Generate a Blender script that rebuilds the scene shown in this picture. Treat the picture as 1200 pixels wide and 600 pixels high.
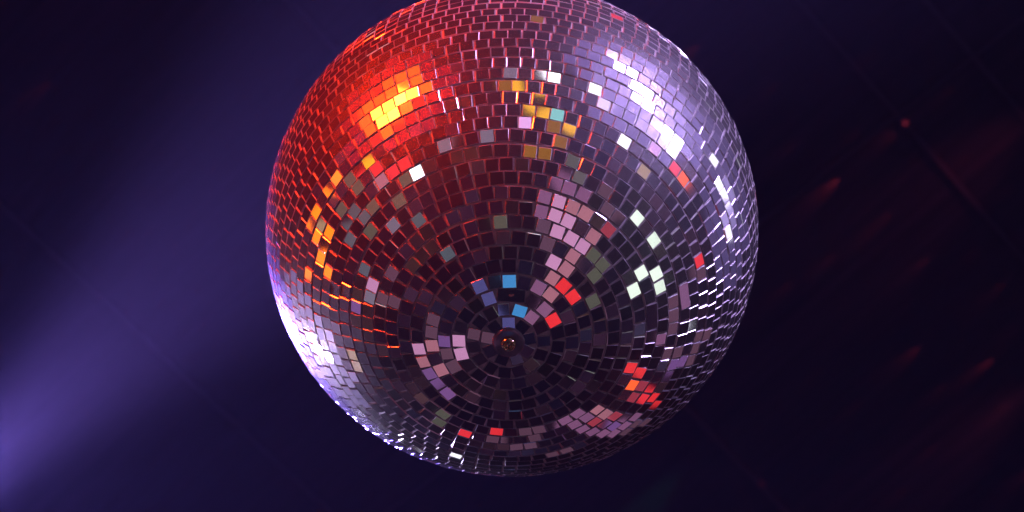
import bpy, math, random
from mathutils import Vector, Matrix
random.seed(11)
rad = math.radians
S = bpy.context.scene
COL = S.collection
for o in list(bpy.data.objects): bpy.data.objects.remove(o)

# ------------------------------------------------------------------ camera
W_PX, H_PX = 1200.0, 600.0          # size of the photograph
F_PX = 2510.0                        # focal length in its pixels
R = 0.25                             # ball radius
D = 8.8 * R                          # camera to ball centre
BALL = Vector((0, 0, 3.4))
ELEV = rad(65.8)
d = Vector((0, math.cos(ELEV), math.sin(ELEV)))
u0 = Vector((0, -math.sin(ELEV), math.cos(ELEV)))
r0 = d.cross(u0)
roll = rad(1.8)
u1 = u0 * math.cos(roll) + r0 * math.sin(-roll)
r1 = d.cross(u1)
pitch = math.atan(30.0 / F_PX)       # ball centre sits 30 px above the picture's centre
dd = (d * math.cos(pitch) - u1 * math.sin(pitch)).normalized()
uu = r1.cross(dd).normalized()
rr = r1.normalized()
CAM = BALL - d * D
cam = bpy.data.cameras.new('camera')
co = bpy.data.objects.new('camera', cam); COL.objects.link(co)
co.matrix_world = Matrix.Translation(CAM) @ Matrix((rr, uu, -dd)).transposed().to_4x4()
cam.sensor_width = 36; cam.lens = 36 * F_PX / W_PX
cam.clip_start = 0.05; cam.clip_end = 200
cam.dof.use_dof = True; cam.dof.focus_distance = D - 0.80 * R; cam.dof.aperture_fstop = 7.0
S.camera = co

def project(p):
    q = p - CAM; z = q.dot(dd)
    return (W_PX/2 + F_PX*q.dot(rr)/z, H_PX/2 - F_PX*q.dot(uu)/z)
def ray(px, py):
    return (dd + rr*((px-W_PX/2)/F_PX) - uu*((py-H_PX/2)/F_PX)).normalized()
CEIL_Z = BALL.z + 2.4
def on_ceiling(px, py, drop=0.0):
    v = ray(px, py)
    return CAM + v * ((CEIL_Z - drop - CAM.z) / v.z)

# ------------------------------------------------------------------ world (noise of glowing patches painted in place of a dim club interior)
w = bpy.data.worlds.new('World'); S.world = w; w.use_nodes = True
nt = w.node_tree; nt.nodes.clear()
N = nt.nodes.new; L = nt.links.new
tc = N('ShaderNodeTexCoord')
n1 = N('ShaderNodeTexNoise'); n1.inputs['Scale'].default_value = 5.0; n1.inputs['Detail'].default_value = 9; n1.inputs['Roughness'].default_value = 0.62
L(tc.outputs['Generated'], n1.inputs['Vector'])
cr = N('ShaderNodeValToRGB'); L(n1.outputs['Fac'], cr.inputs['Fac'])
e = cr.color_ramp.elements
e[0].position = 0.48; e[0].color = (0.0015, 0.0008, 0.003, 1)
e[1].position = 0.72; e[1].color = (0.075, 0.035, 0.055, 1)
k = e.new(0.54); k.color = (0.007, 0.003, 0.009, 1)
k = e.new(0.62); k.color = (0.030, 0.014, 0.026, 1)
bg = N('ShaderNodeBackground'); n2 = N('ShaderNodeTexNoise'); n2.inputs['Scale'].default_value = 3.4; n2.inputs['Detail'].default_value = 3
mp2 = N('ShaderNodeMapping'); mp2.inputs['Location'].default_value = (3.1, 7.7, 1.3); L(tc.outputs['Generated'], mp2.inputs['Vector']); L(mp2.outputs[0], n2.inputs['Vector'])
c2 = N('ShaderNodeValToRGB'); L(n2.outputs['Fac'], c2.inputs['Fac'])
c2.color_ramp.elements[0].position = 0.38; c2.color_ramp.elements[0].color = (0.55, 0.95, 1.3, 1)
c2.color_ramp.elements[1].position = 0.62; c2.color_ramp.elements[1].color = (1.25, 1.35, 0.7, 1)
k = c2.color_ramp.elements.new(0.5); k.color = (1.25, 0.9, 1.15, 1)
mm = N('ShaderNodeMix'); mm.data_type = 'RGBA'; mm.blend_type = 'MULTIPLY'; mm.inputs['Factor'].default_value = 1.0
L(cr.outputs['Color'], mm.inputs['A']); L(c2.outputs['Color'], mm.inputs['B']); L(mm.outputs['Result'], bg.inputs['Color']); bg.inputs['Strength'].default_value = 1.35
wo = N('ShaderNodeOutputWorld'); L(bg.outputs[0], wo.inputs['Surface'])

S.view_settings.view_transform = 'Standard'; S.view_settings.look = 'None'
S.view_settings.exposure = 0; S.view_settings.gamma = 1
S.cycles.use_denoising = True
S.cycles.max_bounces = 5; S.cycles.diffuse_bounces = 2; S.cycles.glossy_bounces = 3
S.cycles.volume_bounces = 0
S.cycles.sample_clamp_indirect = 4.0
S.cycles.caustics_reflective = False; S.cycles.caustics_refractive = False

# ------------------------------------------------------------------ club lamps, plus unseen ones added for highlights and fill
def cam_dir(x, y, z):
    """direction in the camera's axes (right, up, towards the viewer)"""
    return (r1*x + u1*y - d*z).normalized()
def disk_lamp(name, pos, col, radiance, diam, spread=50):
    l = bpy.data.lights.new(name, 'AREA'); l.shape = 'DISK'; l.size = diam
    h = rad(spread)/2; l.spread = 2*h; l.color = col; l.energy = radiance * math.pi**2 * diam**2/4 * (1 - h/math.tan(h))
    o = bpy.data.objects.new(name, l); COL.objects.link(o)
    o.matrix_world = Matrix.Translation(pos) @ (BALL - pos).to_track_quat('-Z', 'Y').to_matrix().to_4x4()
    return o
def reflect_at(px, py):
    """where on the ball a pixel lands, and the direction it mirrors"""
    v = ray(px, py); oc = CAM - BALL
    b = v.dot(oc); c = oc.dot(oc) - R*R; disc = b*b - c
    t = -b - math.sqrt(max(disc, 0)); P = CAM + v*t; n = (P - BALL).normalized()
    return P, (v - n*(2*v.dot(n))).normalized()
def place(P, r, dist):
    q = P + r*dist
    if q.z > CEIL_Z - 0.25: q = P + r*((CEIL_Z - 0.25 - P.z)/r.z)
    return q
P, r = reflect_at(461, 122); disk_lamp('red_stage_lamp', place(P, r, 2.6), (1.0, 0.024, 0.0018), 250, 0.80, 32)
disk_lamp('orange_fill_disk', place(P, r, 2.75), (1.0, 0.13, 0.0), 2.2, 1.35, 60)  # added disk that turns tiles around the red highlight orange
disk_lamp('red_fill_disk', place(P, r, 2.9), (1.0, 0.025, 0.20), 0.15, 2.6, 90)  # added glowing disk standing in for a red-lit wall
P, r = reflect_at(756, 112); disk_lamp('violet_stage_lamp', place(P, r, 2.8), (0.60, 0.42, 1.0), 190, 0.62, 32)
disk_lamp('violet_fill_disk', place(P, r, 3.1), (0.42, 0.28, 1.0), 0.46, 3.2, 90)  # added large disk giving the tiles nearby a violet sheen
P, r = reflect_at(852, 235); disk_lamp('violet_rim_fill', place(P, r, 2.0), (0.62, 0.48, 1.0), 1.0, 0.5, 36)  # added disk for a brighter patch on the right rim
disk_lamp('violet_fill_disk', place(P, r, 2.1), (0.46, 0.32, 1.0), 0.22, 1.7, 90)  # added disk for violet sheen along the right rim
P, r = reflect_at(432, 492); disk_lamp('lilac_rim_fill', place(P, r, 1.8), (0.66, 0.60, 1.0), 75, 0.13, 36)  # added to carry the pale highlight along the lower left rim
P, r = reflect_at(779, 158); disk_lamp('violet_stage_lamp', place(P, r, 2.7), (0.62, 0.45, 1.0), 120, 0.42, 32)  # added to lengthen the violet highlight downwards
P, r = reflect_at(728, 78); disk_lamp('violet_stage_lamp', place(P, r, 2.7), (0.58, 0.42, 1.0), 60, 0.42, 32)  # added to lengthen the violet highlight upwards
P, r = reflect_at(372, 405); disk_lamp('lilac_stage_lamp', place(P, r, 1.8), (0.70, 0.54, 1.0), 800, 0.20, 32)
disk_lamp('lilac_fill_disk', place(P, r, 2.0), (0.55, 0.42, 1.0), 0.45, 1.3, 90)  # added disk for a soft lilac tint around the highlight

def spot(name, pos, target, col, power, angle, blend=0.6, size=0.02):
    l = bpy.data.lights.new(name, 'SPOT'); l.spot_size = rad(angle); l.spot_blend = blend
    l.color = col; l.energy = power; l.shadow_soft_size = size
    o = bpy.data.objects.new(name, l); COL.objects.link(o)
    o.matrix_world = Matrix.Translation(pos) @ (target - pos).to_track_quat('-Z', 'Y').to_matrix().to_4x4()
    return o
# the violet beam that rises from the lower left through the smoke
spot('violet_beam_lamp', on_ceiling(-75, 580, 0.9), on_ceiling(140, 440, 1.6), (0.22, 0.14, 1.0), 1900, 58, 1.0, 0.05)
spot('violet_beam_lamp', on_ceiling(-110, 620, 0.9), on_ceiling(250, 290, 1.5), (0.29, 0.17, 1.0), 17500, 20, 1.0, 0.05)
spot('blue_fill_spot', on_ceiling(-260, 780, 1.0), on_ceiling(330, 560, 1.1), (0.14, 0.09, 1.0), 700, 44, 1.0, 0.05)  # added fill that makes the lower left navy, separate from the beam
# added spots just under the ceiling that draw its fine red streaks
for (ax, ay, bx, by, pw) in ((1062,142,900,282,1.0),(985,208,900,280,1.6),(1080,405,950,512,1.3),(1165,420,1010,540,1.2),
                             (1215,545,1130,610,1.0),(1047,247,960,320,0.5),(820,52,760,100,0.6),(1090,300,1010,370,0.5),
                             (1028,265,960,325,0.4),(980,298,900,365,0.5),(1140,180,1060,240,0.3),(1180,330,1080,410,0.4),
                             (1010,470,930,540,0.3),(60,95,0,145,0.5),(930,330,880,370,0.3),(1100,520,1000,600,0.35),
                             *[(x, y, x-90, y+72, 0.12+0.03*(k % 5)) for k, (x, y) in enumerate(((1190,215),(935,165),(1120,100),(1010,150),(1185,470),(965,430),(1070,350),(1150,290),(900,560),(1065,570),(1195,380),(1030,60),(915,95),(1110,450)))]):
    a = on_ceiling(ax, ay); b = on_ceiling(bx, by); g = (b - a).normalized()
    spot('red_streak_lamp', a - g*0.03 - Vector((0,0,0.010)), a + g*0.16, (1.0, 0.07, 0.10), 0.75*pw, 30, 1.0, 0.002)
# added unseen lamps whose dim coloured washes skim the boards from the upper right
for (ax, ay, bx, by, cl, pw, an) in ((1330,60,950,350,(1.0,0.10,0.22),0.9,30),(1330,380,980,640,(1.0,0.12,0.25),0.9,28),(900,480,740,610,(0.1,0.6,0.5),0.5,14)):
    a = on_ceiling(ax, ay, 0.10); b = on_ceiling(bx, by)
    spot('skimming_lamp', a, b, cl, pw*11, an, 1.0, 0.01)

# ------------------------------------------------------------------ materials
def mat(name):
    m = bpy.data.materials.new(name); m.use_nodes = True; m.node_tree.nodes.clear(); return m, m.node_tree
def mirror_material():
    m, t = mat('dusty_mirror_glass'); N = t.nodes.new; L = t.links.new
    tc = N('ShaderNodeTexCoord'); out = N('ShaderNodeOutputMaterial')
    dust = N('ShaderNodeTexNoise'); dust.inputs['Scale'].default_value = 260; dust.inputs['Detail'].default_value = 6; dust.inputs['Roughness'].default_value = 0.75
    L(tc.outputs['Object'], dust.inputs['Vector'])
    big = N('ShaderNodeTexNoise'); big.inputs['Scale'].default_value = 34; big.inputs['Detail'].default_value = 4
    L(tc.outputs['Object'], big.inputs['Vector'])
    mul = N('ShaderNodeMath'); mul.operation = 'MULTIPLY'; L(dust.outputs['Fac'], mul.inputs[0]); L(big.outputs['Fac'], mul.inputs[1])
    mr = N('ShaderNodeMapRange'); L(mul.outputs[0], mr.inputs['Value'])
    mr.inputs['From Min'].default_value = 0.16; mr.inputs['From Max'].default_value = 0.40
    mr.inputs['To Min'].default_value = 0.13; mr.inputs['To Max'].default_value = 0.21
    g1 = N('ShaderNodeBsdfGlossy'); g1.inputs['Color'].default_value = (0.80, 0.80, 0.82, 1); g1.inputs['Roughness'].default_value = 0.035
    g2 = N('ShaderNodeBsdfGlossy'); g2.inputs['Color'].default_value = (0.70, 0.68, 0.70, 1); g2.inputs['Roughness'].default_value = 0.42
    bw = N('ShaderNodeBump'); bw.inputs['Strength'].default_value = 0.035; bw.inputs['Distance'].default_value = 0.0006
    L(big.outputs['Fac'], bw.inputs['Height']); L(bw.outputs[0], g1.inputs['Normal'])
    df = N('ShaderNodeBsdfDiffuse'); df.inputs['Color'].default_value = (0.30, 0.28, 0.30, 1)
    g3 = N('ShaderNodeBsdfGlossy'); g3.inputs['Color'].default_value = (0.72, 0.70, 0.72, 1); g3.inputs['Roughness'].default_value = 0.17
    gg = N('ShaderNodeMixShader'); gg.inputs[0].default_value = 0.35; L(g2.outputs[0], gg.inputs[1]); L(g3.outputs[0], gg.inputs[2])
    a = N('ShaderNodeMixShader'); L(mr.outputs[0], a.inputs[0]); L(g1.outputs[0], a.inputs[1]); L(gg.outputs[0], a.inputs[2])
    # fine scratches and specks of dust
    sp = N('ShaderNodeTexVoronoi'); sp.inputs['Scale'].default_value = 150; L(tc.outputs['Object'], sp.inputs['Vector'])
    spm = N('ShaderNodeMapRange'); L(sp.outputs['Distance'], spm.inputs['Value'])
    spm.inputs['From Min'].default_value = 0.06; spm.inputs['From Max'].default_value = 0.10
    spm.inputs['To Min'].default_value = 0.20; spm.inputs['To Max'].default_value = 0.05
    b = N('ShaderNodeMixShader'); L(spm.outputs[0], b.inputs[0]); L(a.outputs[0], b.inputs[1]); L(df.outputs[0], b.inputs[2])
    L(b.outputs[0], out.inputs['Surface']); return m
def mixed(name, dcol, gcol, rough, fac, scale=0, bump=0.0):
    m, t = mat(name); N = t.nodes.new; L = t.links.new
    out = N('ShaderNodeOutputMaterial'); df = N('ShaderNodeBsdfDiffuse'); df.inputs['Color'].default_value = (*dcol, 1)
    g = N('ShaderNodeBsdfGlossy'); g.inputs['Color'].default_value = (*gcol, 1); g.inputs['Roughness'].default_value = rough
    mx = N('ShaderNodeMixShader'); mx.inputs[0].default_value = fac
    if scale:
        tc = N('ShaderNodeTexCoord'); nz = N('ShaderNodeTexNoise'); nz.inputs['Scale'].default_value = scale; nz.inputs['Detail'].default_value = 5
        L(tc.outputs['Object'], nz.inputs['Vector'])
        cr = N('ShaderNodeValToRGB'); L(nz.outputs['Fac'], cr.inputs['Fac'])
        cr.color_ramp.elements[0].position = 0.3; cr.color_ramp.elements[0].color = (*[c*0.55 for c in dcol], 1)
        cr.color_ramp.elements[1].position = 0.7; cr.color_ramp.elements[1].color = (*dcol, 1)
        L(cr.outputs['Color'], df.inputs['Color'])
        if bump:
            bp = N('ShaderNodeBump'); bp.inputs['Strength'].default_value = bump; bp.inputs['Distance'].default_value = 0.002
            L(nz.outputs['Fac'], bp.inputs['Height']); L(bp.outputs[0], df.inputs['Normal']); L(bp.outputs[0], g.inputs['Normal'])
    L(df.outputs[0], mx.inputs[1]); L(g.outputs[0], mx.inputs[2]); L(mx.outputs[0], out.inputs['Surface']); return m
M_MIR = mirror_material()
M_EDGE = mixed('ground_glass_edge', (0.70, 0.65, 0.68), (0.95, 0.95, 0.95), 0.17, 0.5)
M_GLUE = mixed('grey_adhesive', (0.85, 0.79, 0.83), (0.7, 0.7, 0.7), 0.35, 0.2, 120, 0.6)
M_PLATE = mixed('clear_plastic_washer', (0.55, 0.50, 0.62), (0.35, 0.33, 0.42), 0.18, 0.45, 90, 0.2)
M_METAL = mixed('polished_brass', (0.20, 0.12, 0.06), (0.95, 0.72, 0.45), 0.10, 0.9)
M_DROP = mixed('glossy_pink', (0.75, 0.55, 0.52), (0.8, 0.8, 0.8), 0.2, 0.3)
M_STEEL = mixed('dark_steel', (0.05, 0.05, 0.05), (0.5, 0.5, 0.5), 0.3, 0.6)
M_CEIL = mixed('dark_ceiling_board', (0.035, 0.033, 0.036), (0.1, 0.1, 0.1), 0.5, 0.04, 5, 0.0)
t = M_CEIL.node_tree
for nd in t.nodes:
    if nd.type == 'TEX_NOISE': gn = nd
    if nd.type == 'TEX_COORD': gt = nd
    if nd.type == 'VALTORGB': gc = nd
mp = t.nodes.new('ShaderNodeMapping'); t.links.new(gt.outputs['Object'], mp.inputs['Vector']); t.links.new(mp.outputs[0], gn.inputs['Vector'])
ga, gb = on_ceiling(900, 282), on_ceiling(1062, 142)
mp.vector_type = 'TEXTURE'; mp.inputs['Rotation'].default_value = (0, 0, math.atan2(gb.y-ga.y, gb.x-ga.x)); mp.inputs['Scale'].default_value = (6.0, 0.22, 1)
gc.color_ramp.elements[0].color = (0.005, 0.005, 0.005, 1); gc.color_ramp.elements[1].color = (0.036, 0.034, 0.036, 1)
M_SEAM = mixed('ceiling_seam_strip', (0.055, 0.052, 0.052), (0.1, 0.1, 0.1), 0.4, 0.1)

def mesh_obj(name, verts, faces, mats, parent=None, fm=None, smooth=False):
    me = bpy.data.meshes.new(name); me.from_pydata([tuple(v) for v in verts], [], faces)
    for m in mats: me.materials.append(m)
    if fm:
        for p, i in zip(me.polygons, fm): p.material_index = i
    if smooth:
        for p in me.polygons: p.use_smooth = True
    me.update()
    o = bpy.data.objects.new(name, me); COL.objects.link(o)
    if parent: o.parent = parent
    return o
def lathe(profile, seg=48, centre=Vector((0,0,0))):
    v, f = [], []
    for (r_, z_) in profile:
        for i in range(seg):
            a = 2*math.pi*i/seg; v.append(centre + Vector((r_*math.cos(a), r_*math.sin(a), z_)))
    for j in range(len(profile)-1):
        for i in range(seg):
            k = (i+1) % seg
            f.append((j*seg+i, j*seg+k, (j+1)*seg+k, (j+1)*seg+i))
    return v, f

# ------------------------------------------------------------------ ceiling
c = on_ceiling(600, 300)
ce = mesh_obj('ceiling', [Vector((c.x+x, c.y+y, CEIL_Z+z)) for z in (0, 0.1) for x, y in ((-9,-9),(9,-9),(9,9),(-9,9))],
    [(0,1,2,3),(4,7,6,5),(0,4,5,1),(1,5,6,2),(2,6,7,3),(3,7,4,0)], [M_CEIL]); ce['kind'] = 'structure'
sv, sf = [], []
def strip(a, b, wd=0.012, th=0.004):
    g = (b-a).normalized(); s = Vector((-g.y, g.x, 0))*wd/2; n = len(sv)
    for q in (a-s, a+s, b+s, b-s): sv.append(Vector((q.x, q.y, CEIL_Z-0.0005)))
    for q in (a-s, a+s, b+s, b-s): sv.append(Vector((q.x, q.y, CEIL_Z-th)))
    for q in ((4,5,6,7),(0,3,2,1),(0,1,5,4),(1,2,6,5),(2,3,7,6),(3,0,4,7)): sf.append(tuple(n+i for i in q))
a1, b1 = on_ceiling(935, 0), on_ceiling(1195, 298); g = (b1-a1).normalized(); hs = Vector((-g.y, g.x, 0))
a2 = on_ceiling(1085, 0); gap = abs((a2-a1).dot(hs))
sgn = 1 if (a2-a1).dot(hs) > 0 else -1
for i in range(-3, 4):
    q = a1 + hs*sgn*gap*(i if i >= 0 else i*4) ; strip(q - g*6, q + g*6)
q0 = on_ceiling(1145, 62)
for i in range(-4, 5):
    q = q0 + g*(i*2.4); strip(q - hs*6, q + hs*6, 0.010, 0.003)
se = mesh_obj('ceiling_seams', sv, sf, [M_SEAM]); se['kind'] = 'structure'

# ------------------------------------------------------------------ mirror ball
ball = bpy.data.objects.new('mirror_ball', None); COL.objects.link(ball); ball.location = BALL
ball['label'] = 'large round disco ball covered in small square mirror tiles, seen from below'
ball['category'] = 'disco ball'
PITCH = 0.0537; TILE = PITCH*R*0.962; TH = 0.0013
v, f = lathe([(max(R*math.sin(math.pi*i/64), 1e-5), -R*math.cos(math.pi*i/64)) for i in range(65)], 96)
mesh_obj('core', v, f, [M_GLUE], ball, smooth=True)

tiles = []    # centre, east, south, normal, width
row = 0; strip_done = False; strip_n = None
while True:
    th0 = PITCH*(row + 1.42); th = th0; row += 1; wob = random.random()*7; wk = random.choice((2, 3, 5))
    if th > math.pi - PITCH*1.3: break
    n = max(int(2*math.pi*math.sin(th)/PITCH + 0.15), 6)
    ph = random.random()*2*math.pi; i = 0
    dphi = 2*math.pi/n
    while i < n:
        th = th0 + PITCH*0.05*math.sin(wk*i*dphi + wob)*(1 if row > 3 else 0)
        wide = 2 if (random.random() < 0.008 and row > 4 and i < n-1) else 1
        phi = ph + (i + (wide-1)/2 + random.uniform(-.05, .05))*dphi
        nn = Vector((math.sin(th)*math.cos(phi), math.sin(th)*math.sin(phi), -math.cos(th)))
        q = project(BALL + nn*R)
        if wide == 1 and i < n-1 and nn.y < 0 and not strip_done and abs(q[0]-594) < 9 and abs(q[1]-348) < 8:
            wide = 2; strip_done = True; phi += 0.5*dphi
            nn = Vector((math.sin(th)*math.cos(phi), math.sin(th)*math.sin(phi), -math.cos(th))); strip_n = nn
        ea = Vector((-math.sin(phi), math.cos(phi), 0)); so = nn.cross(ea)
        tiles.append([nn, ea, so, wide]); i += wide
# which tile is tilted to mirror which added lamp: (pixel x, pixel y, lamp colour key)
COLS = {  # colour, radiance, angular size in degrees
 'white': ((0.82,0.92,1.0), 3.0, 4.0), 'green': ((0.86,1.0,0.84), 1.15, 4.5), 'amber': ((1.0,0.46,0.012), 1.15, 1.6),
 'cyan': ((0.30,0.80,0.78), 0.75, 4), 'rose': ((0.98,0.48,0.98), 0.95, 4), 'red': ((1.0,0.035,0.04), 0.95, 3.6),
 'orange': ((1.0,0.11,0.02), 1.4, 3.6), 'grey': ((0.50,0.44,0.62), 0.32, 5), 'moss': ((0.34,0.34,0.24), 0.24, 6),
 'teal': ((0.22,0.30,0.36), 0.32, 5), 'tan': ((0.62,0.40,0.22), 0.65, 4), 'ochre': ((0.42,0.17,0.01), 0.6, 5),
 'pink': ((0.84,0.37,0.68), 0.66, 6), 'salmon': ((0.76,0.27,0.36), 0.52, 6), 'mauve': ((0.50,0.19,0.42), 0.42, 7),
 'dusk': ((0.30,0.13,0.21), 0.34, 7), 'brick': ((0.60,0.06,0.09), 0.55, 5), 'purple': ((0.40,0.17,0.58), 0.40, 6),
 'blue': ((0.08,0.42,0.95), 0.62, 3.6), 'navy': ((0.16,0.15,0.48), 0.45, 5), 'lilac': ((0.68,0.56,1.0), 1.0, 6), 'orange_glint': ((1.0,0.15,0.003), 2.6, 2.0), 'pale_glint': ((0.86,0.84,1.0), 1.6, 1.3), 'snow': ((0.92,0.90,1.0), 1.8, 5)}  # glints on tile edges are imitated by tiles aimed at added lamps
SHOW = '''amber 436 193;white 490 206;grey 526 172;grey 577 160;moss 477 217;moss 470 240;grey 466 265;teal 496 259;moss 422 227;moss 416 215
moss 432 237;teal 422 250;teal 407 276;moss 396 242;tan 372 267;moss 436 277;moss 582 262;salmon 452 215;red 444 202;red 475 197;red 460 205;red 430 190
snow 637 88;white 654 92;amber 610 100;amber 641 132;amber 637 118;amber 619 130;cyan 659 136;rose 615 145;snow 701 106;lilac 712 122;ochre 588 100;ochre 632 25
amber 669 152;red 720 21;grey 602 88;ochre 652 154;ochre 624 175;ochre 641 177;ochre 664 165;moss 675 186;moss 682 206;snow 736 170;pink 761 170;tan 755 200
red 794 202;orange 807 210;green 750 257;green 767 285;mauve 666 217;mauve 646 227;pink 664 236;salmon 681 239;salmon 695 249;pink 660 252;pink 676 259
salmon 691 270;pink 651 269;pink 669 277;pink 682 285;mauve 644 246;mauve 687 226;brick 709 262;dusk 717 245;dusk 645 285;dusk 715 225;dusk 640 262
green 749 316;green 767 319;green 772 332;green 740 337;red 660 337;red 671 351;red 644 371;pink 652 310;salmon 672 304;salmon 666 319;salmon 647 326
mauve 629 336;salmon 644 345;mauve 631 359;mauve 625 375;moss 706 311;moss 697 327;moss 690 302;moss 700 345;red 817 306;dusk 820 320;mauve 800 342
dusk 787 360;dusk 787 375;mauve 772 396;dusk 787 388;dusk 787 420;dusk 800 415;dusk 812 408;dusk 812 422;dusk 820 400;purple 791 430;dusk 826 392
red 734 430;red 744 437;orange 736 450;orange 727 461;red 762 449;red 754 461;red 769 469;brick 748 450;brick 742 466
red 542 505;red 581 505;dusk 575 514;moss 512 487;purple 510 441;purple 521 454;blue 590 331;navy 570 337;blue 601 364;navy 587 375;navy 575 352
pink 497 410;salmon 514 410;pink 546 397;pink 550 415;dusk 530 406;purple 514 395;dusk 567 401;salmon 501 426;salmon 520 426;dusk 535 422;purple 512 441
pink 441 340;grey 437 354;teal 429 317;tan 410 420;purple 411 366;dusk 556 385;dusk 505 380;dusk 460 360;dusk 455 320;teal 520 300
mauve 664 495;mauve 672 502;mauve 680 487;mauve 686 494;mauve 687 505;salmon 702 484;brick 701 496;mauve 717 486;purple 720 492;mauve 707 505
flame 392 209;flame 384 221;flame 375 235;flame 387 236;flame 369 247;flame 362 260;flame 369 274;flame 381 276;flame 364 290;flame 375 291
flame 372 306;flame 384 304;flame 380 319;flame 360 319;flame 377 334;flame 387 344;flame 399 341
spark 826 181;spark 835 193;spark 841 205;spark 846 222;spark 850 237;spark 855 250;spark 850 272;spark 857 285;spark 848 300;spark 846 313;spark 840 340;spark 808 382
spark 434 497;spark 452 508;spark 476 517;spark 494 525;spark 514 530;spark 528 532;spark 545 546
mauve 732 495;mauve 720 510;dusk 750 495;dusk 614 506;dusk 622 522;dusk 605 524;dusk 662 529;dusk 630 506'''
for nn, ea, so, wide in tiles: pass
cen = [BALL + t[0]*(R+TH) for t in tiles]
facing = [t[0].dot((CAM - c_).normalized()) for t, c_ in zip(tiles, cen)]
pix = [project(c_) for c_ in cen]
aim = {}; lamps = []
for ent in SHOW.replace('\n', ';').split(';'):
    key, x, y = ent.split(); x = float(x); y = float(y)
    best = min((i for i in range(len(tiles)) if facing[i] > 0.05 and i not in aim), key=lambda i: (pix[i][0]-x)**2 + (pix[i][1]-y)**2)
    P, rdir = reflect_at(x, y)
    col, rad_, size = COLS[key]
    hit = None
    for lp in lamps:
        if lp[0] == key and lp[2].angle(rdir) < rad(9): hit = lp; break
    if not hit:
        dist = 2.2 + 1.4*random.random()
        pos = place(cen[best], rdir, dist)
        hit = (key, pos, rdir); lamps.append(hit)
        dist = (pos - cen[best]).length
        disk_lamp(key + '_reflection_lamp', pos, col, rad_/0.66, 2*dist*math.tan(rad(size/2)))  # unseen lamp added for its tiles to mirror; dim ones replace lit room surfaces
    aim[best] = hit[1]
print('TILES', len(tiles), 'LAMPS', len(lamps))

LR = [0.09]
def tile_geo(t, target, c_world):
    nn, ea, so, wide = t
    n2 = (nn + ea*random.gauss(0, .016) + so*random.gauss(0, .016)).normalized()
    if target is not None:
        off = random.gauss(0, 0.45)*LR[0]; target = target + Vector((off, random.gauss(0, 0.45)*LR[0], random.gauss(0, 0.3)*LR[0]))
        want = ((CAM - c_world).normalized() + (target - c_world).normalized()).normalized()
        ang = nn.angle(want)
        kk = min(1.0, rad(5.0)/max(ang, 1e-6))
        n2 = nn.lerp(want, kk).normalized()
    rot = random.gauss(0, rad(1.7))
    e2 = (ea*math.cos(rot) + so*math.sin(rot)); e2 = (e2 - n2*e2.dot(n2)).normalized(); s2 = n2.cross(e2)
    c0 = nn*(R + TH) + so*random.gauss(0, .00014)
    hw = TILE/2*random.uniform(.965, 1.01) + (wide-1)*PITCH*R/2; hh = TILE/2*random.uniform(.975, 1.0)
    if nn.z < -0.985: hw *= random.uniform(.90, 1.02); hh *= random.uniform(.93, 1.02); c0 = c0 + ea*random.gauss(0, .0004)
    ch = random.uniform(0.00036, 0.00080)
    sl = ch*random.uniform(0.55, 1.7)
    vs = []
    for (off, z) in ((ch, 0.0), (0.0, -sl), (0.0, -TH - 0.0012)):
        for sx, sy in ((-1,-1),(1,-1),(1,1),(-1,1)):
            vs.append(c0 + e2*sx*(hw-off) + s2*sy*(hh-off) + n2*z)
    fs = [(0,1,2,3)]; fm = [0]
    for lv in (0, 4):
        for i in range(4):
            j = (i+1) % 4; fs.append((lv+i, lv+4+i, lv+4+j, lv+j)); fm.append(1)
    # outward winding check
    nf = (vs[1]-vs[0]).cross(vs[2]-vs[0])
    if nf.dot(nn) < 0: fs = [tuple(reversed(q)) for q in fs]
    return vs, fs, fm
order = sorted(range(len(tiles)), key=lambda i: -(facing[i]))
big = set(order[:100])
gv, gf, gm = [], [], []
for i, t in enumerate(tiles):
    vs, fs, fm = tile_geo(t, aim.get(i), cen[i])
    if i in big:
        o = mesh_obj('mirror_tile', [v - vs[0] for v in vs], fs, [M_MIR, M_EDGE], ball, fm); o.location = vs[0]
    else:
        n = len(gv); gv += vs; gf += [tuple(n+q for q in f_) for f_ in fs]; gm += fm
o = mesh_obj('mirror_tiling', gv, gf, [M_MIR, M_EDGE], ball, gm); o['kind'] = 'stuff'
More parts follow.
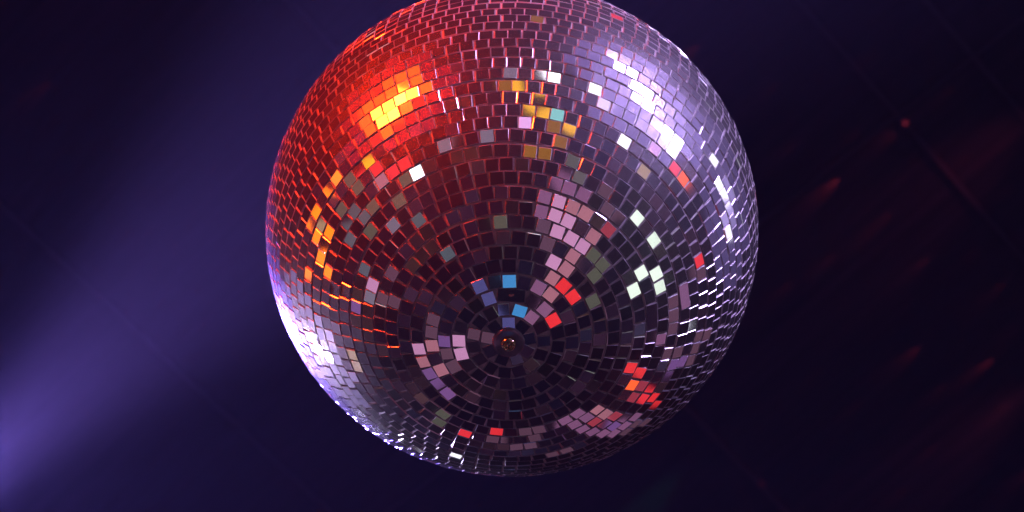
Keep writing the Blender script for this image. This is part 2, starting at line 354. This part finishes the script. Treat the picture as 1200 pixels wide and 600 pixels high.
# washer and bolt at the bottom pole
v, f = lathe([(0.0001,-R-.0036),(.0125,-R-.0036),(.0145,-R-.0030),(.0150,-R-.0018),(.0150,-R+.001)], 48); mesh_obj('washer', v, f, [M_PLATE], ball, smooth=True)
v, f = lathe([(0.0001,-R-.0050),(.0022,-R-.0050),(.0030,-R-.0062),(.0036,-R-.0084),(.0046,-R-.0094),(.0060,-R-.0086),(.0070,-R-.0062),(.0073,-R-.0034)], 40); mesh_obj('bolt', v, f, [M_METAL], ball, smooth=True)
v, f = lathe([(0.0001,R+.012),(.010,R+.012),(.030,R+.008),(.032,R-.001)], 40); mesh_obj('hanging_cap', v, f, [M_STEEL], ball, smooth=True)
v, f = lathe([(.0025,R+.010),(.0025,CEIL_Z-BALL.z)], 12); mesh_obj('hanging_cable', v, f, [M_STEEL], ball, smooth=True)
if strip_n is not None:
    v, f = [], []
    for j in range(7):
        for i in range(14):
            a = 2*math.pi*i/14; b = math.pi/2*j/6
            k = 0.0019*(1 + 0.35*math.sin(2*a+1) + 0.2*math.sin(3*a))
            v.append(Vector((k*math.cos(a)*math.cos(b), k*0.8*math.sin(a)*math.cos(b), 0.0012*math.sin(b))))
    f = [(j*14+i, j*14+(i+1)%14, (j+1)*14+(i+1)%14, (j+1)*14+i) for j in range(6) for i in range(14)]
    o = mesh_obj('pink_blob', v, f, [M_DROP], ball, smooth=True)  # small pinkish raised blob on the wide tile
    o.rotation_mode = 'QUATERNION'; o.rotation_quaternion = strip_n.to_track_quat('Z', 'Y'); o.location = strip_n*(R+TH)
# ------------------------------------------------------------------ smoke in the air
HAZE_DENSITY = 0.0024
m, t = mat('thin_stage_smoke'); pv = t.nodes.new('ShaderNodeVolumePrincipled'); out = t.nodes.new('ShaderNodeOutputMaterial')
pv.inputs['Color'].default_value = (0.9, 0.9, 0.9, 1); pv.inputs['Density'].default_value = HAZE_DENSITY; pv.inputs['Anisotropy'].default_value = 0.0
t.links.new(pv.outputs[0], out.inputs['Volume'])
hz = mesh_obj('haze', [Vector((c.x+x*9.5, c.y+y*9.5, z)) for z in (CAM.z-1.2, CEIL_Z+0.4) for x, y in ((-1,-1),(1,-1),(1,1),(-1,1))],
    [(0,3,2,1),(4,5,6,7),(0,1,5,4),(1,2,6,5),(2,3,7,6),(3,0,4,7)], [m]); hz['kind'] = 'stuff'
